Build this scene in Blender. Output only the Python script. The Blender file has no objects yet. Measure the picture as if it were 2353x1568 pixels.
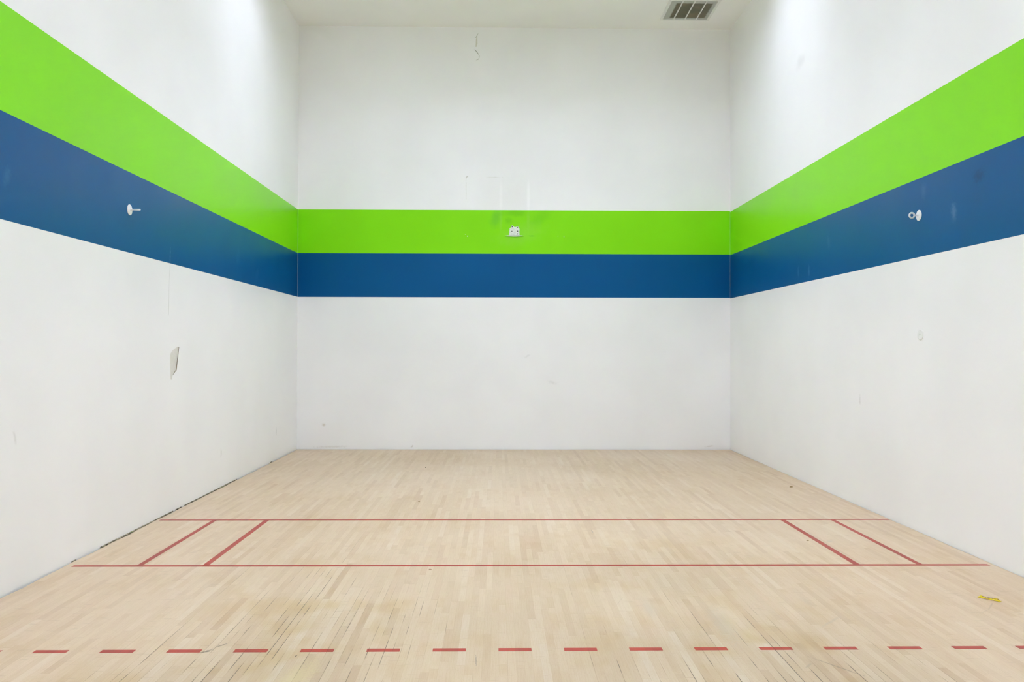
import bpy, bmesh, math, random
from mathutils import Vector, Matrix, noise
from mathutils.geometry import tessellate_polygon

random.seed(7)
sc = bpy.context.scene
col = sc.collection

# ------------------------------------------------------------------ camera, world, exposure
CAM = (2.8202, -11.3471, 1.412)
YAW, PITCH, ROLL, FPX = 0.0167, 0.0100, 0.0028, 1851.8
f = Vector((math.sin(YAW) * math.cos(PITCH), math.cos(YAW) * math.cos(PITCH), math.sin(PITCH)))
r = Vector((math.cos(YAW), -math.sin(YAW), 0.0))
u = r.cross(f)
r2 = r * math.cos(ROLL) + u * math.sin(ROLL)
u2 = -r * math.sin(ROLL) + u * math.cos(ROLL)
cam_data = bpy.data.cameras.new('camera')
cam = bpy.data.objects.new('camera', cam_data)
col.objects.link(cam)
m = Matrix((r2, u2, -f)).transposed().to_4x4()
m.translation = CAM
cam.matrix_world = m
cam_data.sensor_fit = 'HORIZONTAL'
cam_data.sensor_width = 36.0
cam_data.lens = FPX / 2353.0 * 36.0
cam_data.clip_start = 0.05
sc.camera = cam

world = bpy.data.worlds.new('world')
sc.world = world
world.use_nodes = True
world.node_tree.nodes['Background'].inputs['Color'].default_value = (0.02, 0.02, 0.02, 1)
world.node_tree.nodes['Background'].inputs['Strength'].default_value = 0.2

vs = sc.view_settings
vs.view_transform = 'Standard'
vs.look = 'None'
vs.gamma = 1.0
vs.use_curve_mapping = False
vs.exposure = 0.0

sc.cycles.max_bounces = 14
sc.cycles.diffuse_bounces = 13
sc.cycles.glossy_bounces = 4
sc.cycles.sample_clamp_indirect = 0.0
sc.cycles.use_denoising = True
sc.cycles.use_light_tree = False

# the nine ceiling lights: colour and strength of each lens
LIGHT_COLOUR = (0.945, 1.0, 1.245)
LIGHT_STRENGTH = (15.5, 36.6)    # row nearest the front wall, the other rows
LIGHT_DEPTH = (0.24, 0.58)      # row nearest the front wall, the other rows
LIGHT_AT = [(1.28, -2.55), (3.05, -2.55), (4.82, -2.55)] + [(x_, y_) for y_ in (-4.7, -7.5, -10.3) for x_ in (2.05, 4.05)]
LIGHT_SIZE = ((1.22, 0.61), (0.61, 1.22))

# ------------------------------------------------------------------ room measures (metres)
W, H, D = 6.096, 5.957, 12.19
def xl(y): return -0.0018 * y           # left wall face
def xr(y): return W + 0.0006 * y        # right wall face
GREEN_TOP, GREEN_BLUE, BLUE_BOT = 3.361, 2.7486, 2.1376

# ------------------------------------------------------------------ helpers
def link(name, mesh, mats=(), parent=None):
    o = bpy.data.objects.new(name, mesh)
    col.objects.link(o)
    for mt in mats:
        mesh.materials.append(mt)
    if parent is not None:
        o.parent = parent
    return o

def obj(name, bm, mats, parent=None, smooth=False, recalc=True):
    if recalc:
        bmesh.ops.recalc_face_normals(bm, faces=bm.faces)
    me = bpy.data.meshes.new(name)
    bm.to_mesh(me)
    bm.free()
    if smooth:
        for p in me.polygons:
            p.use_smooth = True
    if not isinstance(mats, (list, tuple)):
        mats = [mats]
    return link(name, me, mats, parent)

def thing(name, label, cat, loc=(0, 0, 0), group=None):
    o = bpy.data.objects.new(name, None)
    o.empty_display_size = 0.05
    col.objects.link(o)
    o.location = loc
    tag(o, label, cat, group)
    return o

def tag(o, label=None, cat=None, group=None, kind=None):
    if label: o['label'] = label
    if cat: o['category'] = cat
    if group: o['group'] = group
    if kind: o['kind'] = kind
    return o

def quad(bm, a, b, c, d, mi=0):
    fc = bm.faces.new([bm.verts.new(p) for p in (a, b, c, d)])
    fc.material_index = mi
    return fc

def box(bm, x0, x1, y0, y1, z0, z1, mi=0):
    v = [bm.verts.new((x, y, z)) for x in (x0, x1) for y in (y0, y1) for z in (z0, z1)]
    for idx in ((0, 1, 3, 2), (4, 6, 7, 5), (0, 4, 5, 1), (2, 3, 7, 6), (0, 2, 6, 4), (1, 5, 7, 3)):
        fc = bm.faces.new([v[i] for i in idx])
        fc.material_index = mi

def prism(bm, pts, off, mi=0):
    """closed polygon pts pushed along the vector off"""
    a = [bm.verts.new(p) for p in pts]
    b = [bm.verts.new(Vector(p) + Vector(off)) for p in pts]
    n = len(pts)
    fs = [bm.faces.new(a), bm.faces.new(list(reversed(b)))]
    for i in range(n):
        fs.append(bm.faces.new((a[i], a[(i + 1) % n], b[(i + 1) % n], b[i])))
    for fc in fs:
        fc.material_index = mi

def lathe(bm, prof, axis='X', seg=40):
    """profile of (radius, height) turned round an axis through the origin"""
    rings = []
    for (rad, h) in prof:
        ring = []
        for k in range(seg):
            t = 2 * math.pi * k / seg
            a, b = rad * math.cos(t), rad * math.sin(t)
            p = {'X': (h, a, b), 'Y': (a, h, b), 'Z': (a, b, h)}[axis]
            ring.append(bm.verts.new(p))
        rings.append(ring)
    for i in range(len(rings) - 1):
        for k in range(seg):
            bm.faces.new((rings[i][k], rings[i][(k + 1) % seg], rings[i + 1][(k + 1) % seg], rings[i + 1][k]))
    bm.faces.new(rings[0]); bm.faces.new(rings[-1])

def tube(bm, pts, rad, seg=12, closed=False):
    n = len(pts)
    pts = [Vector(p) for p in pts]
    rings = []
    ref = Vector((0, 0, 1))
    for i, p in enumerate(pts):
        if closed:
            t = pts[(i + 1) % n] - pts[i - 1]
        else:
            t = pts[min(i + 1, n - 1)] - pts[max(i - 1, 0)]
        t.normalize()
        rr = ref if abs(t.dot(ref)) < 0.95 else Vector((0, 1, 0))
        a = t.cross(rr).normalized(); b = t.cross(a)
        if i and (a.dot(pa) < 0):
            a, b = -a, -b
        pa = a
        rd = rad[i] if isinstance(rad, (list, tuple)) else rad
        rings.append([bm.verts.new(p + (a * math.cos(2 * math.pi * k / seg) + b * math.sin(2 * math.pi * k / seg)) * rd) for k in range(seg)])
    for i in range(n if closed else n - 1):
        A, B = rings[i], rings[(i + 1) % n]
        for k in range(seg):
            bm.faces.new((A[k], A[(k + 1) % seg], B[(k + 1) % seg], B[k]))
    if not closed:
        bm.faces.new(rings[0]); bm.faces.new(rings[-1])

# ------------------------------------------------------------------ node helpers
class NT:
    def __init__(self, name):
        self.mat = bpy.data.materials.new(name)
        self.mat.use_nodes = True
        self.t = self.mat.node_tree
        self.bsdf = self.t.nodes['Principled BSDF']
        self.co = None
        self.rag_noise = {}
    def n(self, kind, **kw):
        nd = self.t.nodes.new(kind)
        for k, v in kw.items():
            setattr(nd, k, v)
        return nd
    def put(self, sock, val):
        if hasattr(val, 'is_output') or isinstance(val, bpy.types.NodeSocket):
            self.t.links.new(val, sock)
        else:
            sock.default_value = val
    def m(self, op, a, b=0.0, c=None, clamp=False):
        nd = self.n('ShaderNodeMath', operation=op)
        nd.use_clamp = clamp
        self.put(nd.inputs[0], a); self.put(nd.inputs[1], b)
        if c is not None: self.put(nd.inputs[2], c)
        return nd.outputs[0]
    def coords(self):
        if self.co is None:
            tc = self.n('ShaderNodeTexCoord')
            sp = self.n('ShaderNodeSeparateXYZ')
            self.t.links.new(tc.outputs['Object'], sp.inputs[0])
            self.co = (sp.outputs[0], sp.outputs[1], sp.outputs[2], tc.outputs['Object'])
        return self.co
    def vec(self, x, y, z=0.0):
        nd = self.n('ShaderNodeCombineXYZ')
        for i, v in enumerate((x, y, z)): self.put(nd.inputs[i], v)
        return nd.outputs[0]
    def noise(self, v, scale, detail=2.0, rough=0.5, dist=0.0, flat=False):
        nd = self.n('ShaderNodeTexNoise')
        if flat: nd.noise_dimensions = '2D'
        self.put(nd.inputs['Vector'], v)
        nd.inputs['Scale'].default_value = scale
        nd.inputs['Detail'].default_value = detail
        nd.inputs['Roughness'].default_value = rough
        nd.inputs['Distortion'].default_value = dist
        return nd.outputs['Fac']
    def white(self, v):
        nd = self.n('ShaderNodeTexWhiteNoise', noise_dimensions='3D')
        self.put(nd.inputs['Vector'], v)
        return nd.outputs['Value']
    def ramp(self, x, a, b, lo=0.0, hi=1.0):
        nd = self.n('ShaderNodeMapRange', interpolation_type='SMOOTHSTEP')
        self.put(nd.inputs[0], x)
        for i, v in enumerate((a, b, lo, hi)): self.put(nd.inputs[i + 1], v)
        return nd.outputs[0]
    def mix(self, fac, a, b, mode='MIX'):
        nd = self.n('ShaderNodeMix', data_type='RGBA', blend_type=mode)
        self.put(nd.inputs[0], fac)
        self.put(nd.inputs[6], a if not isinstance(a, tuple) else (*a[:3], 1))
        self.put(nd.inputs[7], b if not isinstance(b, tuple) else (*b[:3], 1))
        return nd.outputs[2]
    def cramp(self, fac, stops):
        nd = self.n('ShaderNodeValToRGB')
        cr = nd.color_ramp
        while len(cr.elements) < len(stops): cr.elements.new(0.5)
        for e, (p, c) in zip(cr.elements, stops):
            e.position = p; e.color = (*c, 1)
        self.put(nd.inputs[0], fac)
        return nd.outputs[0]
    def seg(self, a, b, p0, p1, w, soft=1.0, rag=0.5, scale=60.0):
        """mask of a stroke from p0 to p1 (in the two coordinates a, b), half-width w, ragged by noise"""
        dx, dy = p1[0] - p0[0], p1[1] - p0[1]
        L = math.hypot(dx, dy) or 1e-6
        ux, uy = dx / L, dy / L
        mx, my = (p0[0] + p1[0]) / 2, (p0[1] + p1[1]) / 2
        hl = L / 2 + w
        s = self.m('MULTIPLY_ADD', a, ux / hl, self.m('MULTIPLY_ADD', b, uy / hl, -(mx * ux + my * uy) / hl))
        t = self.m('MULTIPLY_ADD', a, -uy / w, self.m('MULTIPLY_ADD', b, ux / w, (mx * uy - my * ux) / w))
        d = self.m('SQRT', self.m('MULTIPLY_ADD', s, s, self.m('MULTIPLY', t, t)))
        if rag:
            if scale not in self.rag_noise:
                self.rag_noise[scale] = self.m('SUBTRACT', self.noise(self.vec(a, b), scale, 1.0, flat=True), 0.5)
            d = self.m('MULTIPLY_ADD', self.rag_noise[scale], 2 * rag, d)
        return self.ramp(d, 1.0 - 0.5 * soft, 1.0 + 0.3 * soft, 1.0, 0.0)
    def bump(self, h, strength, dist):
        nd = self.n('ShaderNodeBump')
        nd.inputs['Strength'].default_value = strength
        nd.inputs['Distance'].default_value = dist
        self.put(nd.inputs['Height'], h)
        self.t.links.new(nd.outputs[0], self.bsdf.inputs['Normal'])
    def done(self, colour, rough=0.5, spec=0.5, metal=0.0):
        self.put(self.bsdf.inputs['Base Color'], colour if not isinstance(colour, tuple) else (*colour[:3], 1))
        self.put(self.bsdf.inputs['Roughness'], rough)
        self.bsdf.inputs['Specular IOR Level'].default_value = spec
        self.bsdf.inputs['Metallic'].default_value = metal
        return self.mat

# ------------------------------------------------------------------ materials
def paint(name, base, plane, rough=0.36, marks=(), amount=0.010, spec=0.5, relief=0.05):
    """satin wall paint; plane = which two object coordinates run along the surface"""
    k = NT(name)
    x, y, z, v = k.coords()
    a, b = {'XZ': (x, z), 'YZ': (y, z), 'XY': (x, y)}[plane]
    big = k.noise(v, 1.1, 2.0)
    dim = tuple(c * (1 - 3 * amount) for c in base)
    lit = tuple(min(1, c * (1 + amount)) for c in base)
    c = k.mix(k.ramp(big, 0.25, 0.75), dim, lit)
    for (p0, p1, w, colour, strength, soft, rag) in marks:
        mk = k.seg(a, b, p0, p1, w, soft, rag, 40.0 if w < 0.05 else 12.0)
        c = k.mix(k.m('MULTIPLY', mk, strength), c, colour)
    if relief:
        k.bump(k.noise(v, 3.0, 1.0), 0.35, 0.006)
    return k.done(c, k.ramp(big, 0.2, 0.8, max(0.29, rough - 0.04), rough + 0.06), spec)

def planks(k, dashes=False):
    """maple strips 38 mm wide running towards the front wall"""
    x, y, z, v = k.coords()
    PW = 0.0382
    rx = k.m('DIVIDE', x, PW)
    row = k.m('FLOOR', rx)
    fx = k.m('FRACT', rx)
    r1 = k.white(k.vec(row, 3.7))
    r2_ = k.white(k.vec(row, 11.3))
    r3 = k.white(k.vec(row, 23.9))
    length = k.m('ADD', k.m('MULTIPLY', r1, 0.5), 0.42)
    wob = k.noise(k.vec(k.m('MULTIPLY', row, 7.31), k.m('MULTIPLY', y, 0.9)), 1.0, 1.0, flat=True)
    yy = k.m('ADD', k.m('ADD', y, k.m('MULTIPLY', r2_, 9.0)), k.m('MULTIPLY', wob, 0.7))
    ry = k.m('DIVIDE', yy, length)
    cell = k.m('FLOOR', ry)
    fy = k.m('FRACT', ry)
    tone = k.white(k.vec(row, cell, 1.0))
    hue = k.white(k.vec(row, cell, 5.0))
    # seams between strips: width and darkness wander along the strip
    dx = k.m('MULTIPLY', k.m('MINIMUM', fx, k.m('SUBTRACT', 1.0, fx)), PW)
    lane = k.noise(k.vec(k.m('MULTIPLY', x, 0.7), k.m('MULTIPLY', y, 0.5)), 1.05, 1.0, flat=True)
    edge = k.m('ROUND', rx)
    estr = k.white(k.vec(edge, 41.0))
    along = k.noise(k.vec(k.m('MULTIPLY', edge, 3.13), k.m('MULTIPLY', y, 2.6)), 1.0, 1.0, flat=True)
    openness = k.m('ADD', k.m('ADD', k.m('MULTIPLY', estr, 0.75), k.m('MULTIPLY', along, 0.9)), 0.28)
    wobx = k.m('MULTIPLY', k.m('SUBTRACT', lane, 0.5), 1.2)
    def lane_at(cx_, half):
        return k.ramp(k.m('ABSOLUTE', k.m('SUBTRACT', k.m('ADD', x, wobx), cx_)), half * 0.35, half, 1.0, 0.0)
    near = k.ramp(k.m('ADD', y, k.m('MULTIPLY', wobx, 2.0)), -8.6, -4.2, 1.0, 0.05)
    wear = k.m('MULTIPLY', k.m('MAXIMUM', lane_at(1.75, 1.0), lane_at(3.95, 0.95)), near)
    worn = k.m('MULTIPLY', lane_at(2.95, 2.6), k.ramp(y, -6.6, -5.4, 1.0, 0.25))
    brk = k.noise(k.vec(k.m('MULTIPLY', edge, 5.71), k.m('MULTIPLY', y, 3.4)), 1.0, 1.0, flat=True)
    open_ = k.m('MULTIPLY', k.ramp(k.m('ADD', openness, k.m('MULTIPLY', wear, 0.55)), 1.10, 1.80), k.m('MULTIPLY', k.m('ADD', 0.35, wear), k.ramp(brk, 0.40, 0.60, 0.12, 1.0)))
    width = k.m('ADD', 0.0006, k.m('MULTIPLY', open_, 0.0010))
    seam = k.m('MULTIPLY', k.ramp(k.m('DIVIDE', dx, width), 0.4, 1.1, 1.0, 0.0), k.m('ADD', 0.27, k.m('MULTIPLY', open_, 0.71)))
    dy = k.m('MULTIPLY', k.m('MULTIPLY', k.m('MINIMUM', fy, k.m('SUBTRACT', 1.0, fy)), length), 1.0)
    butt = k.m('MULTIPLY', k.ramp(dy, 0.0004, 0.0011, 1.0, 0.0), k.m('ADD', 0.30, k.m('MULTIPLY', k.m('POWER', hue, 3.0), 0.6)))
    gap = k.m('MAXIMUM', seam, butt)
    # grain
    grain = k.noise(k.vec(k.m('ADD', k.m('MULTIPLY', x, 150.0), k.m('MULTIPLY', tone, 90.0)), k.m('MULTIPLY', y, 7.0)), 1.0, 2.0, 0.6, 0.0, flat=True)
    fleck = k.noise(k.vec(k.m('MULTIPLY', x, 520.0), k.m('MULTIPLY', y, 60.0)), 1.0, 0.0, flat=True)
    cloud = k.noise(k.vec(k.m('MULTIPLY_ADD', tone, 3.0, x), k.m('MULTIPLY', y, 0.7)), 4.5, 1.0, flat=True)
    return dict(x=x, y=y, v=v, tone=tone, hue=hue, gap=gap, open_=open_, grain=grain, fleck=fleck, cloud=cloud, lane=lane, wear=wear, worn=worn)

SCUFF = []   # (p0, p1, half width, colour, strength, soft, rag)
def floor_material():
    k = NT('maple_floor')
    p = planks(k)
    c = k.cramp(p['tone'], [(0.0, (0.483, 0.340, 0.209)), (0.10, (0.547, 0.414, 0.271)), (0.5, (0.595, 0.460, 0.307)),
                            (0.88, (0.633, 0.503, 0.347)), (1.0, (0.653, 0.543, 0.404))])
    # boards differ more in the worn lanes near the back of the court than where the finish is sound
    base = k.mix(k.ramp(p['hue'], 0.0, 1.0), (0.601, 0.461, 0.304), (0.609, 0.475, 0.322))
    c = k.mix(k.m('ADD', 0.52, k.m('MULTIPLY', p['wear'], 0.22)), base, c)
    warm = k.mix(k.ramp(p['hue'], 0.80, 1.0), c, k.mix(0.22, c, (0.54, 0.35, 0.21)))
    c = k.mix(k.ramp(p['grain'], 0.35, 0.75, 0.0, 0.32), warm, k.mix(1.0, warm, (0.84, 0.76, 0.66), 'MULTIPLY'))
    c = k.mix(k.ramp(p['fleck'], 0.62, 0.78, 0.0, 0.25), c, k.mix(1.0, c, (0.80, 0.70, 0.58), 'MULTIPLY'))
    c = k.mix(k.ramp(p['cloud'], 0.52, 0.74, 0.0, 0.45), c, k.mix(1.0, c, (0.90, 0.84, 0.74), 'MULTIPLY'))
    traffic = k.noise(k.vec(p['x'], p['y']), 0.55, 1.0, flat=True)
    c = k.mix(k.m('MULTIPLY', k.ramp(traffic, 0.35, 0.66, 0.3, 1.0), p['worn']), c, k.mix(1.0, c, (0.78, 0.785, 0.77), 'MULTIPLY'))
    grime = k.noise(k.vec(k.m('MULTIPLY', p['x'], 1.0), k.m('MULTIPLY', p['y'], 0.8)), 2.6, 2.0, 0.6, flat=True)
    c = k.mix(k.m('MULTIPLY', k.ramp(grime, 0.50, 0.72), k.m('ADD', 0.16, k.m('MULTIPLY', p['wear'], 0.75))), c, k.mix(1.0, c, (0.90, 0.84, 0.68), 'MULTIPLY'))
    scr = k.noise(k.vec(k.m('ADD', k.m('MULTIPLY', p['x'], 9.0), k.m('MULTIPLY', p['y'], 4.0)), k.m('MULTIPLY', p['y'], 38.0)), 1.0, 1.0, 0.6, 0.0, flat=True)
    c = k.mix(k.ramp(scr, 0.69, 0.76, 0.0, 0.30), c, (0.42, 0.31, 0.20))
    c = k.mix(p['gap'], c, k.mix(p['open_'], (0.36, 0.225, 0.10), (0.045, 0.03, 0.015)))
    for (p0, p1, w, colour, strength, soft, rag) in SCUFF:
        mk = k.seg(p['x'], p['y'], p0, p1, w, soft, rag, 90.0)
        c = k.mix(k.m('MULTIPLY', mk, strength), c, colour)
    return k.done(c, k.ramp(traffic, 0.3, 0.7, 0.33, 0.47), 0.45)

def line_material(name='red_line_paint', base=(0.365, 0.034, 0.018)):
    k = NT(name)
    p = planks(k)
    c = k.mix(k.ramp(p['tone'], 0.0, 1.0), tuple(q * 0.9 for q in base), tuple(q * 1.08 for q in base))
    c = k.mix(k.ramp(p['cloud'], 0.55, 0.8, 0.0, 0.25), c, (0.34, 0.055, 0.032))
    c = k.mix(k.m('MULTIPLY', p['gap'], 0.75), c, (0.09, 0.012, 0.01))
    return k.done(c, 0.40, 0.5)

def plain(name, colour, rough=0.5, spec=0.5, metal=0.0, vary=0.03, scale=30.0):
    k = NT(name)
    x, y, z, v = k.coords()
    nz = k.noise(v, scale, 3.0)
    c = k.mix(k.ramp(nz, 0.3, 0.7), tuple(q * (1 - vary) for q in colour), tuple(min(1, q * (1 + vary)) for q in colour))
    return k.done(c, rough, spec, metal)

WHITE = (0.91, 0.915, 0.912)
GREEN = (0.240, 0.76, 0.006)
BLUE = (0.0004, 0.091, 0.272)
GREY = (0.50, 0.51, 0.47)

front_marks = [
    ((0.372, 0.341), (0.378, 0.341), 0.022, (0.55, 0.50, 0.38), 0.55, 1.6, 0.5),      # brown smudge low on the left
    ((2.356, 3.83), (2.357, 3.56), 0.005, (0.50, 0.50, 0.42), 0.35, 1.0, 1.1),
    ((2.36, 3.835), (2.375, 3.845), 0.010, (0.50, 0.48, 0.40), 0.6, 1.0, 0.6),
    ((2.65, 3.837), (2.84, 3.837), 0.004, (0.50, 0.48, 0.38), 0.35, 1.0, 1.2),
    ((2.847, 3.36), (2.847, 3.75), 0.024, (0.98, 0.98, 0.98), 0.8, 1.6, 0.2),        # roller edges above the bracket
    ((3.235, 3.36), (3.235, 3.75), 0.024, (0.98, 0.98, 0.98), 0.8, 1.6, 0.2),
    ((3.55, 0.95), (3.62, 0.93), 0.02, (0.74, 0.75, 0.74), 0.5, 1.6, 0.7),
    ((3.20, 1.30), (3.26, 1.33), 0.015, (0.76, 0.77, 0.76), 0.5, 1.6, 0.7),
    ((1.60, 0.03), (1.62, 0.05), 0.010, (0.60, 0.58, 0.52), 0.5, 1.2, 0.8),
    ((5.75, 0.04), (5.85, 0.05), 0.010, (0.62, 0.61, 0.56), 0.5, 1.2, 0.8),
    ((0.30, 0.03), (0.70, 0.04), 0.014, (0.70, 0.69, 0.65), 0.5, 1.4, 0.9),
    ((3.04, 3.36), (3.04, 3.66), 0.20, (0.82, 0.825, 0.80), 0.5, 1.8, 0.2),
    ((2.70, 3.45), (2.72, 3.75), 0.20, (0.85, 0.855, 0.83), 0.5, 1.8, 0.2),
]
green_front_marks = [
    ((2.847, 3.10), (2.847, 3.36), 0.022, (0.30, 0.77, 0.06), 0.5, 1.6, 0.3),
    ((3.235, 3.10), (3.235, 3.36), 0.022, (0.30, 0.77, 0.06), 0.5, 1.6, 0.3),
    ((2.76, 3.20), (2.80, 3.33), 0.07, (0.14, 0.56, 0.035), 0.55, 1.8, 0.3),
    ((2.94, 3.335), (3.16, 3.335), 0.05, (0.15, 0.58, 0.008), 0.6, 1.8, 0.3),
    ((2.95, 3.225), (2.97, 3.225), 0.045, (0.15, 0.58, 0.008), 0.5, 1.8, 0.4),
    ((3.35, 3.22), (3.45, 3.30), 0.09, (0.16, 0.62, 0.01), 0.45, 1.8, 0.3),
    ((2.95, 2.98), (3.30, 3.08), 0.13, (0.30, 0.75, 0.06), 0.45, 1.8, 0.4),
    ((2.379, 3.0016), (2.381, 3.0016), 0.008, (0.85, 0.88, 0.80), 1.0, 0.8, 0.3),
    ((2.347, 3.028), (2.348, 3.028), 0.004, (0.80, 0.88, 0.70), 0.9, 0.8, 0.3),
    ((3.739, 2.995), (3.740, 3.008), 0.005, (0.75, 0.88, 0.60), 0.8, 0.8, 0.3),
    ((3.655, 3.004), (3.656, 3.004), 0.004, (0.75, 0.88, 0.60), 0.7, 0.8, 0.3),
    ((3.25, 3.01), (3.32, 3.01), 0.010, (0.16, 0.58, 0.02), 0.6, 1.0, 0.5),
]
left_marks = [
    ((-1.05, 0.32), (-1.05, 0.40), 0.010, (0.50, 0.50, 0.48), 0.6, 1.2, 0.5),
    ((-3.1, 0.33), (-3.1, 0.36), 0.02, (0.62, 0.62, 0.60), 0.45, 1.5, 0.6),
    ((-6.6, 0.86), (-6.62, 0.92), 0.012, (0.66, 0.66, 0.64), 0.4, 1.5, 0.6),
]
blue_left_marks = [
    ((-4.407, 2.26), (-4.412, 2.14), 0.006, (0.16, 0.34, 0.55), 0.7, 1.0, 1.0),
    ((-2.6, 2.45), (-2.62, 2.35), 0.05, (0.02, 0.14, 0.34), 0.5, 1.8, 0.5),
    ((-1.9, 2.30), (-1.95, 2.22), 0.05, (0.02, 0.14, 0.34), 0.5, 1.8, 0.5),
    ((-6.7, 2.42), (-6.72, 2.36), 0.03, (0.03, 0.16, 0.36), 0.5, 1.8, 0.5),
]
blue_right_marks = [
    ((-5.61, 2.44), (-5.615, 2.38), 0.032, (0.10, 0.24, 0.46), 0.6, 1.8, 0.5),
    ((-5.90, 2.604), (-5.93, 2.604), 0.045, (0.002, 0.035, 0.11), 0.5, 1.8, 0.5),
    ((-2.6, 2.23), (-2.6, 2.30), 0.022, (0.05, 0.19, 0.40), 0.7, 1.8, 0.5),
    ((-2.9, 2.21), (-2.9, 2.28), 0.025, (0.06, 0.21, 0.42), 0.7, 1.8, 0.5),
    ((-3.4, 2.52), (-3.42, 2.46), 0.04, (0.03, 0.15, 0.35), 0.5, 1.8, 0.5),
    ((-5.2, 2.66), (-5.2, 2.62), 0.035, (0.05, 0.17, 0.38), 0.4, 1.8, 0.5),
]
right_marks = [
    ((-4.1, 0.92), (-4.1, 1.0), 0.01, (0.55, 0.55, 0.53), 0.4, 1.4, 0.7),
    ((-2.62, 4.55), (-2.72, 4.55), 0.07, (0.74, 0.75, 0.74), 0.5, 1.8, 0.4),
]
M = {}
M['white_front'] = paint('white_paint_front', WHITE, 'XZ', marks=front_marks)
M['white_left'] = paint('white_paint_left', WHITE, 'YZ', marks=left_marks)
M['white_right'] = paint('white_paint_right', WHITE, 'YZ', marks=right_marks)
M['white_back'] = paint('white_paint_back', WHITE, 'XZ')
M['ceiling'] = paint('ceiling_paint', (0.93, 0.93, 0.905), 'XY', rough=0.7, spec=0.3)
M['green_front'] = paint('green_paint_front', GREEN, 'XZ', marks=green_front_marks, spec=0.16)
M['green_side'] = paint('green_paint_side', GREEN, 'YZ', rough=0.32, spec=0.32, relief=0.0)
M['blue_front'] = paint('blue_paint_front', BLUE, 'XZ', spec=0.16)
M['blue_left'] = paint('blue_paint_left', BLUE, 'YZ', marks=blue_left_marks, rough=0.32, spec=0.32, relief=0.0)
M['blue_right'] = paint('blue_paint_right', BLUE, 'YZ', marks=blue_right_marks, rough=0.32, spec=0.32, relief=0.0)

DARK = (0.16, 0.125, 0.08)
SCUFF += [
    ((1.440, -7.577), (1.487, -7.530), 0.0065, DARK, 0.8, 1.0, 0.8),
    ((1.456, -7.572), (1.483, -7.552), 0.0050, DARK, 0.85, 1.0, 0.8),
    ((1.485, -7.510), (1.528, -7.462), 0.0055, DARK, 0.85, 1.0, 0.8),
    ((4.26, -7.66), (4.40, -7.86), 0.0045, (0.22, 0.18, 0.12), 0.7, 1.0, 0.9),
    ((4.19, -7.78), (4.23, -7.73), 0.007, (0.34, 0.27, 0.18), 0.6, 1.2, 0.9),
    ((4.49, -7.235), (4.63, -7.10), 0.010, (0.42, 0.34, 0.24), 0.6, 1.4, 0.8),
    ((3.548, -5.055), (3.552, -5.135), 0.0045, (0.30, 0.25, 0.19), 0.9, 0.8, 0.3),
    ((5.255, -5.44), (5.275, -5.42), 0.022, (0.42, 0.37, 0.29), 0.55, 1.6, 0.7),
    ((5.50, -6.98), (5.58, -6.88), 0.005, (0.38, 0.29, 0.19), 0.6, 1.2, 0.9),
    ((5.40, -7.06), (5.50, -6.98), 0.004, (0.44, 0.34, 0.23), 0.5, 1.2, 0.9),
    ((2.72, -7.62), (2.725, -7.74), 0.003, (0.25, 0.2, 0.14), 0.8, 0.8, 0.5),
    ((3.471, -6.907), (3.527, -6.77), 0.003, (0.44, 0.34, 0.23), 0.5, 1.2, 0.8),
    ((3.965, -7.46), (3.985, -7.02), 0.055, (0.44, 0.375, 0.28), 0.55, 1.8, 0.7),
    ((3.64, -7.08), (3.645, -6.83), 0.035, (0.46, 0.385, 0.28), 0.5, 1.8, 0.7),
    ((4.555, -6.92), (4.545, -6.78), 0.025, (0.45, 0.35, 0.235), 0.5, 1.8, 0.8),
    ((1.93, -8.05), (1.98, -7.72), 0.06, (0.52, 0.43, 0.22), 0.6, 1.8, 0.7),
    ((1.79, -7.88), (1.805, -7.72), 0.03, (0.46, 0.36, 0.22), 0.5, 1.8, 0.8),
    ((1.893, -7.628), (1.896, -7.612), 0.004, (0.10, 0.07, 0.04), 0.9, 0.8, 0.4),
]
M['floor'] = floor_material()
M['line'] = line_material()
M['subfloor'] = plain('subfloor', (0.085, 0.068, 0.042), 0.9, 0.2, vary=0.4, scale=8)
M['hook'] = plain('white_enamel', (0.84, 0.85, 0.86), 0.34)
M['plate'] = plain('white_cover_paint', (0.82, 0.83, 0.81), 0.36)
M['screw'] = plain('painted_screw', (0.42, 0.42, 0.40), 0.45)
M['grille_white'] = plain('grille_enamel', (0.78, 0.79, 0.76), 0.4)
M['crack'] = plain('crack_grey', (0.36, 0.37, 0.30), 0.8, 0.2)  # flat grey-green colour of the paint crack ribbons
M['torn'] = plain('torn_drywall_face', (0.74, 0.73, 0.68), 0.75, 0.2)
M['cut'] = plain('drywall_core', (0.22, 0.185, 0.13), 0.9, 0.1, vary=0.3, scale=80)
M['stub'] = plain('rough_white_plaster', (0.74, 0.79, 0.73), 0.6, 0.3, vary=0.10, scale=45)
M['hole'] = plain('screw_hole', (0.03, 0.04, 0.02), 0.8, 0.1)
M['hole_grey'] = plain('filled_screw_hole', (0.20, 0.24, 0.16), 0.8, 0.1)
M['chip'] = plain('brown_chip', (0.26, 0.17, 0.07), 0.7, 0.2, vary=0.3, scale=200)
M['chip_pale'] = plain('tan_chip', (0.42, 0.27, 0.18), 0.7, 0.2, vary=0.2, scale=200)
M['speck'] = plain('dark_grit', (0.06, 0.045, 0.03), 0.7, 0.2)
M['duct'] = plain('duct_metal', (0.40, 0.40, 0.37), 0.7, 0.2)
M['light_body'] = plain('light_box_grey', (0.58, 0.58, 0.58), 0.6, 0.2)

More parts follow.
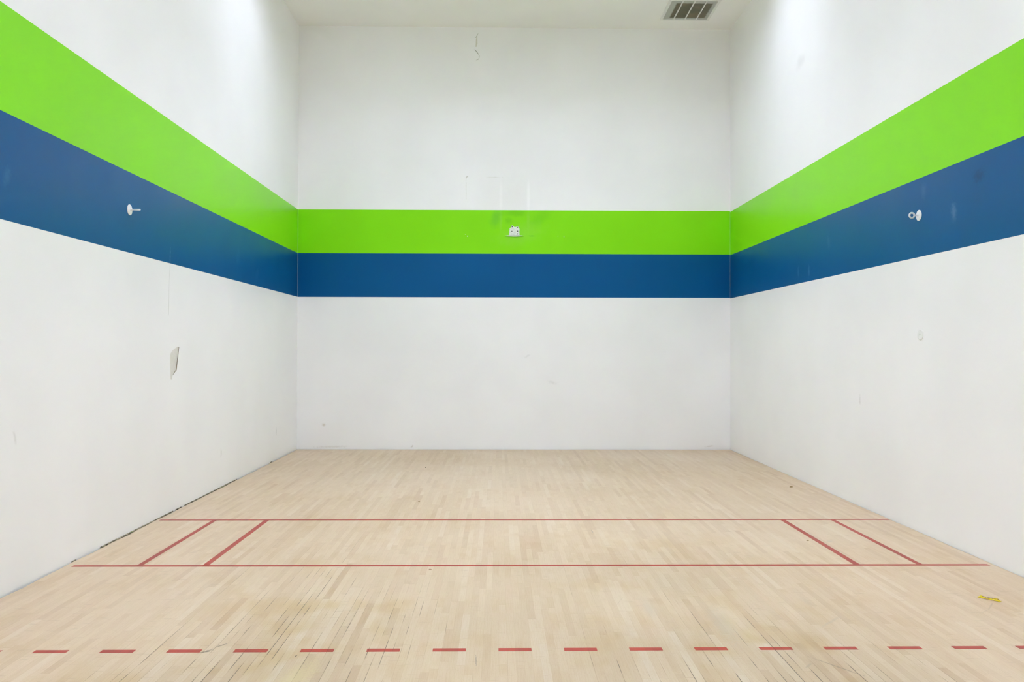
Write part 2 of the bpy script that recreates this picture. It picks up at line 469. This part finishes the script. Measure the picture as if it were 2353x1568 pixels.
def louver_material():
    k = NT('dusty_louver')
    x, y, z, v = k.coords()
    # dust lies where the air is drawn through the middle of the grille
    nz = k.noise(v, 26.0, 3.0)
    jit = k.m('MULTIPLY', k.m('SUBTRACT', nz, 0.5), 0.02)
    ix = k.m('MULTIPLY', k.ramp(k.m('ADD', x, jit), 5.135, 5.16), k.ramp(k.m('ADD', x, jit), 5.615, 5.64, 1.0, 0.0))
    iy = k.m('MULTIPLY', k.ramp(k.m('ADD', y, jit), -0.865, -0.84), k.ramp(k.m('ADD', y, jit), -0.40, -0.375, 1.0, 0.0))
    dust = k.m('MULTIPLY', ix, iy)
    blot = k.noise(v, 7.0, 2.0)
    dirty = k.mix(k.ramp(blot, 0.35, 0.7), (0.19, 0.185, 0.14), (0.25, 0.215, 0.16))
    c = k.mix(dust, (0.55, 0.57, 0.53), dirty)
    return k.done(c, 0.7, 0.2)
M['louver'] = louver_material()

def lens_material(power):
    mt = bpy.data.materials.new('light_lens')
    mt.use_nodes = True
    b = mt.node_tree.nodes['Principled BSDF']
    b.inputs['Base Color'].default_value = (0.8, 0.8, 0.8, 1)
    b.inputs['Emission Color'].default_value = (*LIGHT_COLOUR, 1)
    b.inputs['Emission Strength'].default_value = power
    return mt
M['lens'] = [lens_material(p_) for p_ in LIGHT_STRENGTH]

def wrapper_material():
    k = NT('yellow_wrapper')
    x, y, z, v = k.coords()
    nz = k.noise(v, 120.0, 2.0)
    mk = k.seg(x, y, (-0.036, 0.0005), (0.050, -0.0030), 0.0058, 1.2, 0.7, 110.0)
    c = k.mix(k.ramp(nz, 0.3, 0.7), (0.66, 0.47, 0.0), (0.80, 0.64, 0.005))
    c = k.mix(k.m('MULTIPLY', mk, 0.95), c, (0.10, 0.045, 0.0))
    return k.done(c, 0.35, 0.5)
M['wrapper'] = wrapper_material()

# ------------------------------------------------------------------ walls
T = 0.15
# front wall
bm = bmesh.new()
box(bm, -T, W + T, 0, T, -0.15, H + 0.5)
wall_front = tag(obj('wall_front', bm, M['white_front']), kind='structure')
# right wall
bm = bmesh.new()
v = [(xr(0), 0), (xr(-D), -D), (W + T, -D), (W + T, 0)]
prism(bm, [(a, b, -0.15) for a, b in v], (0, 0, H + 0.65))
wall_right = tag(obj('wall_right', bm, M['white_right']), kind='structure')
# back wall (behind the camera)
bm = bmesh.new()
box(bm, -T, W + T, -D - T, -D, -0.15, H + 0.5)
wall_back = tag(obj('wall_back', bm, M['white_back']), kind='structure')
# left wall, with the broken-in place left open in its face
hole = [(-4.200, 1.4225), (-4.232, 1.4245), (-4.290, 1.410), (-4.345, 1.392), (-4.385, 1.366), (-4.396, 1.335),
        (-4.394, 1.24), (-4.380, 1.146), (-4.366, 1.137), (-4.330, 1.180), (-4.268, 1.2145), (-4.253, 1.217)]
outer = [(0.0, -0.15), (-D, -0.15), (-D, H + 0.5), (0.0, H + 0.5)]
loops = [[Vector((a, b, 0)) for a, b in outer], [Vector((a, b, 0)) for a, b in reversed(hole)]]
flat = [p for lp in loops for p in lp]
bm = bmesh.new()
vv = [bm.verts.new((xl(p.x), p.x, p.y)) for p in flat]
for t in tessellate_polygon(loops):
    bm.faces.new([vv[i] for i in t])
quad(bm, (-T, 0, -0.15), (-T, -D, -0.15), (-T, -D, H + 0.5), (-T, 0, H + 0.5))
quad(bm, (0, 0, -0.15), (-T, 0, -0.15), (-T, 0, H + 0.5), (0, 0, H + 0.5))
quad(bm, (xl(-D), -D, -0.15), (-T, -D, -0.15), (-T, -D, H + 0.5), (xl(-D), -D, H + 0.5))
quad(bm, (0, 0, H + 0.5), (-T, 0, H + 0.5), (-T, -D, H + 0.5), (xl(-D), -D, H + 0.5))
wall_left = tag(obj('wall_left', bm, M['white_left']), kind='structure')
# the pushed-in flap: hinged along the curved side, sunk along the straight far side
bm = bmesh.new()
SINK = [0.004, 0.0015, 0, 0, 0, 0, 0, 0, 0, 0.002, 0.0065, 0.0075]
vv = [bm.verts.new((xl(a) - 0.0002 - d, a, b)) for (a, b), d in zip(hole, SINK)]
ctr = bm.verts.new((xl(-4.32) - 0.0025, -4.32, 1.30))
n = len(hole)
for i in range(n):
    bm.faces.new((vv[i], vv[(i + 1) % n], ctr))
flap = obj('broken_drywall_flap', bm, M['torn'], wall_left)
flap['label'] = 'broken patch of drywall pushed into the white left wall'
bm = bmesh.new()
for i in (n - 1, 0, 9, 10):
    a, b = hole[i], hole[(i + 1) % n]
    quad(bm, (xl(a[0]), *a), (xl(b[0]), *b), (xl(b[0]) - 0.02, *b), (xl(a[0]) - 0.02, *a))
obj('cut_edge', bm, M['cut'], flap)['label'] = 'dark brown cut edge of the broken drywall'

# painted bands: paint films on the wall faces
E_ = 0.0005
def band_x(name, z0l, z0r, z1l, z1r, mat):
    bm = bmesh.new()
    prism(bm, [(0.0022, 0.0002, z0l), (W - 0.0015, 0.0002, z0r), (W - 0.0015, 0.0002, z1r), (0.0022, 0.0002, z1l)], (0, -E_, 0))
    return obj(name, bm, mat, wall_front)
def band_y(name, wall, xf, sgn, z0, z1, mat):
    bm = bmesh.new()
    y0, y1 = -0.0008, -D + 0.001
    prism(bm, [(xf(y0) - sgn * 0.0002, y0, z0), (xf(y1) - sgn * 0.0002, y1, z0), (xf(y1) - sgn * 0.0002, y1, z1), (xf(y0) - sgn * 0.0002, y0, z1)], (sgn * E_, 0, 0))
    return obj(name, bm, mat, wall)
g = band_x('green_stripe', GREEN_BLUE + 0.003, GREEN_BLUE + 0.011, GREEN_TOP + 0.004, GREEN_TOP + 0.014, M['green_front'])
b = band_x('blue_stripe', BLUE_BOT - 0.002, BLUE_BOT + 0.008, GREEN_BLUE + 0.003, GREEN_BLUE + 0.011, M['blue_front'])
g['label'] = 'lime green stripe painted across the front wall'
b['label'] = 'dark blue stripe painted across the front wall'
for wl, xf, s, bl, nm in ((wall_left, xl, 1, 'blue_left', 'left'), (wall_right, xr, -1, 'blue_right', 'right')):
    g = band_y('green_stripe', wl, xf, s, GREEN_BLUE + 0.002, GREEN_TOP + 0.002, M['green_side'])
    b = band_y('blue_stripe', wl, xf, s, BLUE_BOT, GREEN_BLUE + 0.002, M[bl])
    g['label'] = f'lime green stripe painted along the {nm} wall'
    b['label'] = f'dark blue stripe painted along the {nm} wall'

# cracks in the paint
def ribbon(name, pts, wid, plane, wall, mat, label):
    bm = bmesh.new()
    P = [Vector(p) for p in pts]
    prev = None
    for i, p in enumerate(P):
        t = (P[min(i + 1, len(P) - 1)] - P[max(i - 1, 0)]).normalized()
        nrm = Vector((-t.y, t.x)) * (wid[i] / 2)
        pair = []
        for q in (p + nrm, p - nrm):
            pair.append(bm.verts.new((q.x, -0.0006, q.y)) if plane == 'XZ' else bm.verts.new((xl(q.x) + 0.0006, q.x, q.y)))
        if prev:
            bm.faces.new((prev[0], prev[1], pair[1], pair[0]))
        prev = pair
    o = obj(name, bm, mat, wall)
    o['label'] = label
    return o
def fx(uu, vv_): return (3.039 + (uu - 1182) * 0.00614, 3.0726 + (532 - vv_) * 0.00615)
ribbon('paint_crack', [fx(1097.5, 76), fx(1096, 80), fx(1094, 84), fx(1091, 87)], [0.002, 0.005, 0.009, 0.003], 'XZ', wall_front, M['crack'], 'short upper crack in the paint high on the front wall')
ribbon('paint_crack', [fx(1089.5, 113), fx(1092, 116.5), fx(1095, 120.5), fx(1098, 124), fx(1100, 128), fx(1100, 132), fx(1098.5, 136), fx(1096, 138), fx(1092.5, 138.5)],
       [0.002, 0.009, 0.010, 0.005, 0.005, 0.005, 0.005, 0.004, 0.002], 'XZ', wall_front, M['crack'], 'hooked lower crack in the paint high on the front wall')
M['faint'] = plain('faint_crack', (0.60, 0.61, 0.58), 0.7, 0.2)
ribbon('paint_crack', [(-4.413, 2.137), (-4.425, 2.0), (-4.43, 1.86), (-4.432, 1.78), (-4.436, 1.69)], [0.003, 0.003, 0.004, 0.006, 0.003], 'YZ', wall_left, M['faint'], 'faint vertical crack below the blue stripe of the left wall')
M['chalk'] = plain('bare_filler', (0.70, 0.69, 0.62), 0.8, 0.2)
ribbon('paint_crack', [fx(1094.5, 85), fx(1094, 92), fx(1094, 100), fx(1092.5, 108)], [0.012, 0.022, 0.024, 0.012], 'XZ', wall_front, M['chalk'], 'pale yellowish streak between the two cracks on the front wall')

# ------------------------------------------------------------------ ceiling with openings
VX0, VX1, VY0, VY1 = 5.055, 5.675, -0.955, -0.355      # vent opening
holes = [(VX0, VX1, VY0, VY1)]
for i, (lx, ly) in enumerate(LIGHT_AT):
    sx, sy = LIGHT_SIZE[0 if i < 3 else 1]
    holes.append((lx - sx / 2, lx + sx / 2, ly - sy / 2, ly + sy / 2))
xs = sorted({-0.1, W + 0.1} | {h[0] for h in holes} | {h[1] for h in holes})
ys = sorted({-D - 0.1, 0.1} | {h[2] for h in holes} | {h[3] for h in holes})
bm = bmesh.new()
for i in range(len(xs) - 1):
    for j in range(len(ys) - 1):
        cx, cy = (xs[i] + xs[i + 1]) / 2, (ys[j] + ys[j + 1]) / 2
        if any(h[0] < cx < h[1] and h[2] < cy < h[3] for h in holes):
            continue
        quad(bm, (xs[i], ys[j], H), (xs[i + 1], ys[j], H), (xs[i + 1], ys[j + 1], H), (xs[i], ys[j + 1], H))
bmesh.ops.remove_doubles(bm, verts=bm.verts, dist=1e-5)
ext = bmesh.ops.extrude_face_region(bm, geom=list(bm.faces))
bmesh.ops.translate(bm, vec=(0, 0, 0.02), verts=[e for e in ext['geom'] if isinstance(e, bmesh.types.BMVert)])
ceiling = tag(obj('ceiling', bm, M['ceiling']), kind='structure')

# ceiling lights: deep grey boxes with a glowing lens at the top (all out of the picture)
row_word = ('nearest the front wall', 'second from the front wall', 'third from the front wall', 'nearest the back wall')
def make_light(kind):
    dp = LIGHT_DEPTH[kind]
    t = thing('ceiling_light', 'x', 'light')
    bm = bmesh.new()
    sx, sy = LIGHT_SIZE[kind][0] / 2, LIGHT_SIZE[kind][1] / 2
    for (a, b_) in (((-sx, -sy), (sx, -sy)), ((sx, -sy), (sx, sy)), ((sx, sy), (-sx, sy)), ((-sx, sy), (-sx, -sy))):
        quad(bm, (*a, 0.0), (*b_, 0.0), (*b_, dp + 0.02), (*a, dp + 0.02))
    quad(bm, (-sx, -sy, dp + 0.02), (sx, -sy, dp + 0.02), (sx, sy, dp + 0.02), (-sx, sy, dp + 0.02))
    obj('housing', bm, M['light_body'], t)
    bm = bmesh.new()
    box(bm, -sx + 0.02, sx - 0.02, -sy + 0.02, sy - 0.02, dp, dp + 0.012)
    bm.faces.ensure_lookup_table()
    for fc in bm.faces:
        fc.material_index = 0 if fc.calc_center_median().z < dp + 1e-4 else 1
    obj('lens', bm, [M['lens'][kind], M['light_body']], t)
    return t
light0 = light3 = None
for i, (lx, ly) in enumerate(LIGHT_AT):
    if i == 0:
        t = light0 = make_light(0)
    elif i == 3:
        t = light3 = make_light(1)
    else:
        src = light0 if i < 3 else light3
        t = src.copy(); col.objects.link(t)
        for ch in list(src.children):
            c2 = ch.copy(); col.objects.link(c2); c2.parent = t
    t.location = (lx, ly, H)
    j = 0 if i < 3 else 1 + (i - 3) // 2
    w_ = ('beside the left wall', 'midway across the ceiling', 'beside the right wall')[i] if i < 3 else ('left of the middle', 'right of the middle')[(i - 3) % 2]
    tag(t, f'recessed ceiling light {w_}, row {row_word[j]}', 'light', 'recessed ceiling lights')

# ------------------------------------------------------------------ ceiling vent
vent = thing('ceiling_vent', 'white square air grille with dusty louvers in the ceiling near the front right corner', 'vent')
def vpart(name, bm, mat):
    return obj(name, bm, mat, vent)
bm = bmesh.new()
fw, dz = 0.034, 0.010
ox0, ox1, oy0, oy1 = VX0 - fw + 0.008, VX1 + fw - 0.008, VY0 - fw + 0.008, VY1 + fw - 0.008
ix0, ix1, iy0, iy1 = VX0 + 0.008, VX1 - 0.008, VY0 + 0.008, VY1 - 0.008
def ring(z): return [[(ox0, oy0, z), (ox1, oy0, z), (ox1, oy1, z), (ox0, oy1, z)], [(ix0, iy0, z), (ix1, iy0, z), (ix1, iy1, z), (ix0, iy1, z)]]
lo = ring(H - dz); hi = ring(H - 0.0005)
bev = 0.004
mid = [[(ox0 - bev, oy0 - bev, H - 0.0005), (ox1 + bev, oy0 - bev, H - 0.0005), (ox1 + bev, oy1 + bev, H - 0.0005), (ox0 - bev, oy1 + bev, H - 0.0005)]]
for i in range(4):
    j = (i + 1) % 4
    quad(bm, lo[0][i], lo[0][j], lo[1][j], lo[1][i])
    quad(bm, lo[0][i], lo[0][j], mid[0][j], mid[0][i])
    a, c = lo[1][i], lo[1][j]
    quad(bm, a, c, (c[0], c[1], H + 0.03), (a[0], a[1], H + 0.03))
bmesh.ops.remove_doubles(bm, verts=bm.verts, dist=1e-5)
vpart('frame', bm, M['grille_white'])
for bx in (5.2126, 5.368, 5.523):
    bm = bmesh.new()
    box(bm, bx - 0.007, bx + 0.007, iy0 - 0.001, iy1 + 0.001, H - dz + 0.001, H + 0.012)
    vpart('divider_bar', bm, M['grille_white'])
bm = bmesh.new()
ns = 46
pit = (iy1 - iy0) / ns
for s in range(ns):
    yc = iy0 + (s + 0.5) * pit
    prism(bm, [(ix0, yc + 0.0062, H + 0.0005), (ix0, yc + 0.0052, H + 0.0005), (ix0, yc - 0.0062, H + 0.010), (ix0, yc - 0.0052, H + 0.010)], (ix1 - ix0, 0, 0))
vpart('louver_panel', bm, M['louver'])
bm = bmesh.new()
quad(bm, (VX0, VY0, H + 0.25), (VX1, VY0, H + 0.25), (VX1, VY1, H + 0.25), (VX0, VY1, H + 0.25))
for a, b_ in (((VX0, VY0), (VX1, VY0)), ((VX1, VY0), (VX1, VY1)), ((VX1, VY1), (VX0, VY1)), ((VX0, VY1), (VX0, VY0))):
    quad(bm, (*a, H + 0.02), (*b_, H + 0.02), (*b_, H + 0.25), (*a, H + 0.25))
vpart('duct', bm, M['duct'])

# ------------------------------------------------------------------ floor
# slab whose edge stops raggedly a few millimetres short of the walls
def edge_pts(p0, p1, nrm, n, lo_, hi_, seed):
    out = []
    for i in range(n):
        t = i / n
        p = Vector(p0).lerp(Vector(p1), t)
        q = noise.noise(Vector((t * n * 0.11 + seed, seed * 3.1, 0.0))) * 0.5 + 0.5
        q2 = noise.noise(Vector((t * n * 0.9 + seed, seed * 1.7, 4.0))) * 0.5 + 0.5
        d = lo_ + (hi_ - lo_) * (0.75 * q ** 1.5 + 0.25 * q2)
        out.append(p + Vector(nrm) * d)
    return out
c0, c1, c2_, c3 = (xl(0) + 0.004, -0.004), (xr(0) - 0.004, -0.004), (xr(-D), -D + 0.004), (xl(-D), -D + 0.004)
poly = edge_pts(c0, c1, (0, -1), 160, 0.000, 0.024, 2.0) + edge_pts(c1, c2_, (-1, 0), 420, -0.003, 0.014, 5.0) + \
       edge_pts(c2_, c3, (0, 1), 20, 0.0, 0.004, 8.0) + edge_pts(c3, c0, (1, 0), 420, 0.002, 0.030, 11.0)
bm = bmesh.new()
top = [bm.verts.new((p.x, p.y, 0.0)) for p in poly]
bot = [bm.verts.new((p.x, p.y, -0.02)) for p in poly]
n = len(poly)
for t in tessellate_polygon([[Vector((p.x, p.y, 0)) for p in poly]]):
    bm.faces.new([top[i] for i in t])
for i in range(n):
    j = (i + 1) % n
    bm.faces.new((top[i], top[j], bot[j], bot[i]))
floor = tag(obj('floor', bm, M['floor']), kind='structure')
bm = bmesh.new()
box(bm, -0.02, W + 0.02, -D - 0.02, 0.02, -0.06, -0.012)
obj('subfloor', bm, M['subfloor'], floor)

# crumbling dark sealant in the joint under the left wall
M['sealant'] = plain('old_sealant', (0.27, 0.24, 0.17), 0.9, 0.1, vary=0.75, scale=25)
bm = bmesh.new()
yy = -1.2
prev = None
while yy > -7.4:
    yy -= 0.012
    amt = noise.noise(Vector((yy * 1.1, 3.3, 0))) * 0.5 + 0.5
    amt = amt * 0.5 + 0.5 * (noise.noise(Vector((yy * 9.0, 8.1, 0))) * 0.5 + 0.5)
    strong = 1.0 if -5.6 < yy < -2.6 else 0.55
    wd = max(0.0, (amt * strong - 0.30)) * 0.019
    if wd < 0.0012:
        prev = None
        continue
    zz = 0.001 + 0.25 * wd
    x0 = xl(yy)
    row = [bm.verts.new((x0 + 0.0003, yy, -0.006)), bm.verts.new((x0 + 0.0003, yy, zz + 0.003)), bm.verts.new((x0 + wd * 0.5, yy, zz)), bm.verts.new((x0 + wd, yy, 0.0006)), bm.verts.new((x0 + wd, yy, -0.006))]
    if prev:
        for q in range(4):
            bm.faces.new((prev[q], prev[q + 1], row[q + 1], row[q]))
    prev = row
o = obj('old_sealant', bm, M['sealant'], wall_left)
o['label'] = 'crumbling dark sealant along the foot of the left wall'

# court lines
LZ = 0.0004
LW = 0.0381
def line(name, pts, label):
    bm = bmesh.new()
    prism(bm, [(x_, y_, 0.00005) for x_, y_ in pts], (0, 0, LZ))
    o = obj(name, bm, M['line'], floor)
    o['label'] = label
    return o
S0, T0 = 4.6893, 6.097
line('service_line', [(0.045, -S0), (W - 0.02, -S0), (W - 0.02, -S0 + LW), (0.045, -S0 + LW)], 'red service line across the floor at the far ends of the service box lines')
tl = -0.0012
line('short_line', [(0.07, -T0 - tl * 3), (W - 0.045, -T0 + tl * 3), (W - 0.045, -T0 + LW + tl * 3), (0.07, -T0 + LW - tl * 3)], 'red short line across the floor at the near ends of the service box lines')
bw = ('outer red service box line beside the left wall', 'inner red service box line on the left', 'inner red service box line on the right', 'outer red service box line beside the right wall')
for (bx, lb) in zip((0.4957, 0.9209, 5.1824, 5.5999), bw):
    hw = 0.0185 if bx not in (0.9209, 5.1824) else 0.0205
    line('service_box_line', [(bx - hw, -T0 + LW * 0.9), (bx + hw, -T0 + LW * 0.9), (bx + hw, -S0 + 0.003), (bx - hw, -S0 + 0.003)], lb)
DX0, DP, DY0, DT = 0.7444, 0.3082, -7.5491, 0.0028
words = ('first', 'second', 'third', 'fourth', 'fifth', 'sixth', 'seventh', 'eighth', 'ninth', 'tenth', 'eleventh', 'twelfth', 'thirteenth', 'fourteenth', 'fifteenth', 'sixteenth', 'seventeenth')
for q in range(-1, 16):
    cx = DX0 + DP * q
    cy = DY0 + DT * (cx - W / 2)
    hl = 0.0775
    line('receiving_line_dash', [(cx - hl, cy - LW / 2), (cx + hl, cy - LW / 2), (cx + hl, cy + LW / 2), (cx - hl, cy + LW / 2)],
         f'{words[q + 1]} dash from the left in the red dashed line')

# ------------------------------------------------------------------ eye hooks
def eye_hook(loc, sgn, edge_on, label):
    t = thing('eye_hook', label, 'hook', loc, 'wall eye hooks')
    bm = bmesh.new()
    lathe(bm, [(0.0405, 0.0), (0.0418, 0.0012), (0.0413, 0.0028), (0.038, 0.0042), (0.012, 0.0055), (0.0085, 0.0075)], 'X', 48)
    if sgn < 0: bmesh.ops.scale(bm, vec=(-1, 1, 1), verts=bm.verts)
    p = obj('base_plate', bm, M['hook'], t, smooth=False)
    bm = bmesh.new()
    tube(bm, [(sgn * 0.005, 0, 0), (sgn * 0.02, 0, 0), (sgn * 0.036, 0, 0)], [0.0068, 0.0062, 0.0062], 16)
    obj('shank', bm, M['hook'], t, smooth=True)
    bm = bmesh.new()
    R_, rr = 0.0192, 0.0068
    tt = math.radians(9.5)
    NU, NV = 48, 16
    grid = []
    for k in range(NU):
        a = 2 * math.pi * k / NU
        row = []
        for q in range(NV):
            b_ = 2 * math.pi * q / NV
            e = R_ + rr * math.cos(b_)
            px, ps, pn = sgn * (0.0565 - e * math.cos(a)), e * math.sin(a), rr * math.sin(b_)
            if edge_on:
                row.append(bm.verts.new((px, ps * math.cos(tt) - pn * math.sin(tt), ps * math.sin(tt) + pn * math.cos(tt))))
            else:
                row.append(bm.verts.new((px, pn, ps)))
        grid.append(row)
    for k in range(NU):
        for q in range(NV):
            bm.faces.new((grid[k][q], grid[(k + 1) % NU][q], grid[(k + 1) % NU][(q + 1) % NV], grid[k][(q + 1) % NV]))
    obj('eye_ring', bm, M['hook'], t, smooth=True)
    return t
eye_hook((xl(-5.178) + 0.0006, -5.178, 2.4638), 1, True, 'white eye hook on the blue stripe of the left wall, its ring seen edge-on')
eye_hook((xr(-5.134) - 0.0006, -5.134, 2.4622), -1, False, 'white eye hook on the blue stripe of the right wall, its ring open')

# blank cover plate on the right wall
t = thing('cover_plate', 'round white blank cover plate on the right wall below the eye hook', 'cover plate', (xr(-5.152), -5.152, 1.533))
bm = bmesh.new()
lathe(bm, [(0.0425, 0.0), (0.0425, -0.0025), (0.041, -0.0042), (0.038, -0.0050), (0.004, -0.0056)], 'X', 48)
obj('plate', bm, M['plate'], t)
bm = bmesh.new()
lathe(bm, [(0.0048, -0.0050), (0.0048, -0.0064), (0.0036, -0.0074)], 'X', 20)
obj('screw', bm, M['screw'], t)['label'] = 'small grey screw head in the middle of the plate'

# rough white stub of an old bracket on the front wall
t = thing('bracket_stub', 'rough white stub of an old bracket with screw holes on the green stripe', 'bracket')
out = [(1169, 541), (1170.3, 534), (1170.6, 528), (1171, 524.8), (1172.5, 523.8), (1174.3, 523.2), (1175.2, 520.5), (1176.2, 518.6), (1177.2, 518.2), (1178.4, 519.2),
       (1180.5, 520.6), (1182, 522), (1184.5, 522), (1187, 521.2), (1189, 520.6), (1191, 521.4), (1192.8, 523.8), (1194.0, 526.5), (1194.3, 529), (1193.5, 533), (1194, 536), (1194.2, 541)]
def fw3(p, y): 
    a, c = fx(*p); return (a, y, c)
bm = bmesh.new()
back = [bm.verts.new(fw3(p, -0.0004)) for p in out]
cx_, cz_ = fx(1182, 532)
front = []
for p in out:
    a, c = fx(*p)
    front.append(bm.verts.new((cx_ + (a - cx_) * 0.93, -0.016, cz_ + (c - cz_) * 0.95)))
n = len(out)
for i in range(n):
    j = (i + 1) % n
    bm.faces.new((back[i], back[j], front[j], front[i]))
ctr = bm.verts.new((cx_, -0.0185, cz_))
for i in range(n):
    bm.faces.new((front[i], front[(i + 1) % n], ctr))
obj('stub_body', bm, M['stub'], t)
bm = bmesh.new()
led = [(1160.2, 542.6), (1166, 541.6), (1172, 541.0), (1182, 540.9), (1192, 541.0), (1198, 541.8), (1203.2, 542.5), (1197, 543.1), (1188, 543.8), (1180, 543.9), (1170, 543.6)]
prism(bm, [fw3(p, -0.0004) for p in led], (0, -0.012, 0))
obj('bottom_lip', bm, M['stub'], t)
for (uu, vv_, rad, mt, lb) in ((1176.9, 521.8, 0.0072, 'hole', 'dark screw hole at upper left of the stub'), (1188.7, 523.6, 0.0085, 'hole_grey', 'grey filled screw hole at upper right of the stub'),
                               (1176.3, 532.2, 0.0070, 'hole', 'dark screw hole at middle left of the stub'), (1189.4, 532.0, 0.0080, 'hole', 'dark screw hole at middle right of the stub'),
                               (1189.2, 538.0, 0.0075, 'hole_grey', 'grey filled screw hole at lower right of the stub')):
    bm = bmesh.new()
    lathe(bm, [(rad, -0.0150), (rad, -0.0186), (rad * 0.7, -0.0189)], 'Y', 20)
    a, c = fx(uu, vv_)
    bmesh.ops.translate(bm, vec=(a, 0, c), verts=bm.verts)
    obj('screw_hole', bm, M[mt], t)['label'] = lb

# ------------------------------------------------------------------ things lying on the floor
# yellow wrapper strip: a thin foil folded lengthways with flattened, flared ends
bm = bmesh.new()
N = 44
prev = None
for i in range(N + 1):
    s = i / N
    xx = (s - 0.5) * 0.116
    e = abs(s - 0.5) * 2
    end = max(0.0, (e - 0.78) / 0.22)
    half = 0.0082 + 0.0035 * end + 0.0012 * math.sin(s * 37) + (0.002 if s > 0.6 else 0)
    peak = (0.0085 + 0.0024 * math.sin(s * 9 + 1)) * (1 - end) + 0.0016
    ang = -0.10 + 0.25 * math.sin(s * 5)
    ring_ = []
    prof = [(-1.0, 0.05), (-0.62, 0.55), (-0.25, 1.0), (0.05, 0.55), (0.35, 0.85), (0.7, 0.5), (1.0, 0.08)]
    for q, (a, b_) in enumerate(prof):
        w_ = 0.12 * math.sin(q * 2.1 + s * 21)
        yy = half * a
        zz = peak * max(0.05, b_ + w_ * (1 - end)) + 0.0008
        ring_.append(bm.verts.new((xx + 0.0012 * math.sin(q * 1.7 + 3 * s) * end * 2, yy + 0.0015 * math.sin(s * 6), zz)))
    if prev:
        for q in range(len(prof) - 1):
            bm.faces.new((prev[q], prev[q + 1], ring_[q + 1], ring_[q]))
    prev = ring_
wr = obj('wrapper', bm, M['wrapper'])
wr.location = (5.606, -6.812, 0.0)
wr.rotation_euler = (0, 0, math.radians(-46))
sd = wr.modifiers.new('thick', 'SOLIDIFY'); sd.thickness = 0.0006; sd.offset = 1.0
tag(wr, 'crumpled yellow wrapper strip with dark brown streak on the floor near the right wall', 'wrapper')

def chip(name, loc, rot, L_, w_, h_, mat, label, bend=0.25):
    bm = bmesh.new()
    n_ = 8
    prev = None
    for i in range(n_ + 1):
        s = i / n_ - 0.5
        x_ = s * L_
        zc = bend * L_ * (0.25 - s * s) * 0.8
        yo = bend * L_ * 0.5 * (0.25 - s * s)
        hw_ = w_ / 2 * (1 - 0.7 * (abs(s) * 2) ** 3) * (1 + 0.2 * math.sin(i * 2.3))
        r_ = [bm.verts.new((x_, yo - hw_, 0.0002 + zc * 0.3)), bm.verts.new((x_, yo + hw_, 0.0002 + zc * 0.3)),
              bm.verts.new((x_, yo + hw_ * 0.7, h_ + zc)), bm.verts.new((x_, yo - hw_ * 0.7, h_ + zc))]
        if prev:
            for q in range(4):
                bm.faces.new((prev[q], prev[(q + 1) % 4], r_[(q + 1) % 4], r_[q]))
        else:
            bm.faces.new(r_)
        prev = r_
    bm.faces.new(prev)
    o = obj(name, bm, mat)
    o.location = loc
    o.rotation_euler = (0, 0, rot)
    return tag(o, label, 'debris', 'bits of debris on the floor')
chip('wood_chip', (5.832, -3.098, 0), 0.2, 0.034, 0.020, 0.006, M['chip'], 'largest brown chip on the far floor near the right wall')
chip('wood_chip', (2.090, -3.870, 0), 0.0, 0.018, 0.010, 0.003, M['chip'], 'small flat brown chip on the floor between front wall and service line')
chip('wood_chip', (5.1115, -5.4076, 0), 0.1, 0.018, 0.012, 0.003, M['chip'], 'small brown chip beside the inner right service box line')
chip('wood_sliver', (2.389, -6.177, 0), -0.5, 0.024, 0.010, 0.002, M['chip_pale'], 'pale reddish sliver on the floor just in front of the short line', 0.35)
bm = bmesh.new()
bmesh.ops.create_icosphere(bm, subdivisions=2, radius=0.0052)
for v_ in bm.verts:
    v_.co *= 1 + 0.25 * noise.noise(v_.co * 300)
    v_.co.z *= 0.8
bmesh.ops.translate(bm, vec=(0, 0, 0.0042), verts=bm.verts)
o = obj('pebble', bm, M['speck'])
o.location = (1.959, -1.755, 0)
tag(o, 'tiny dark pebble alone on the far floor left of the middle', 'debris', 'bits of debris on the floor')
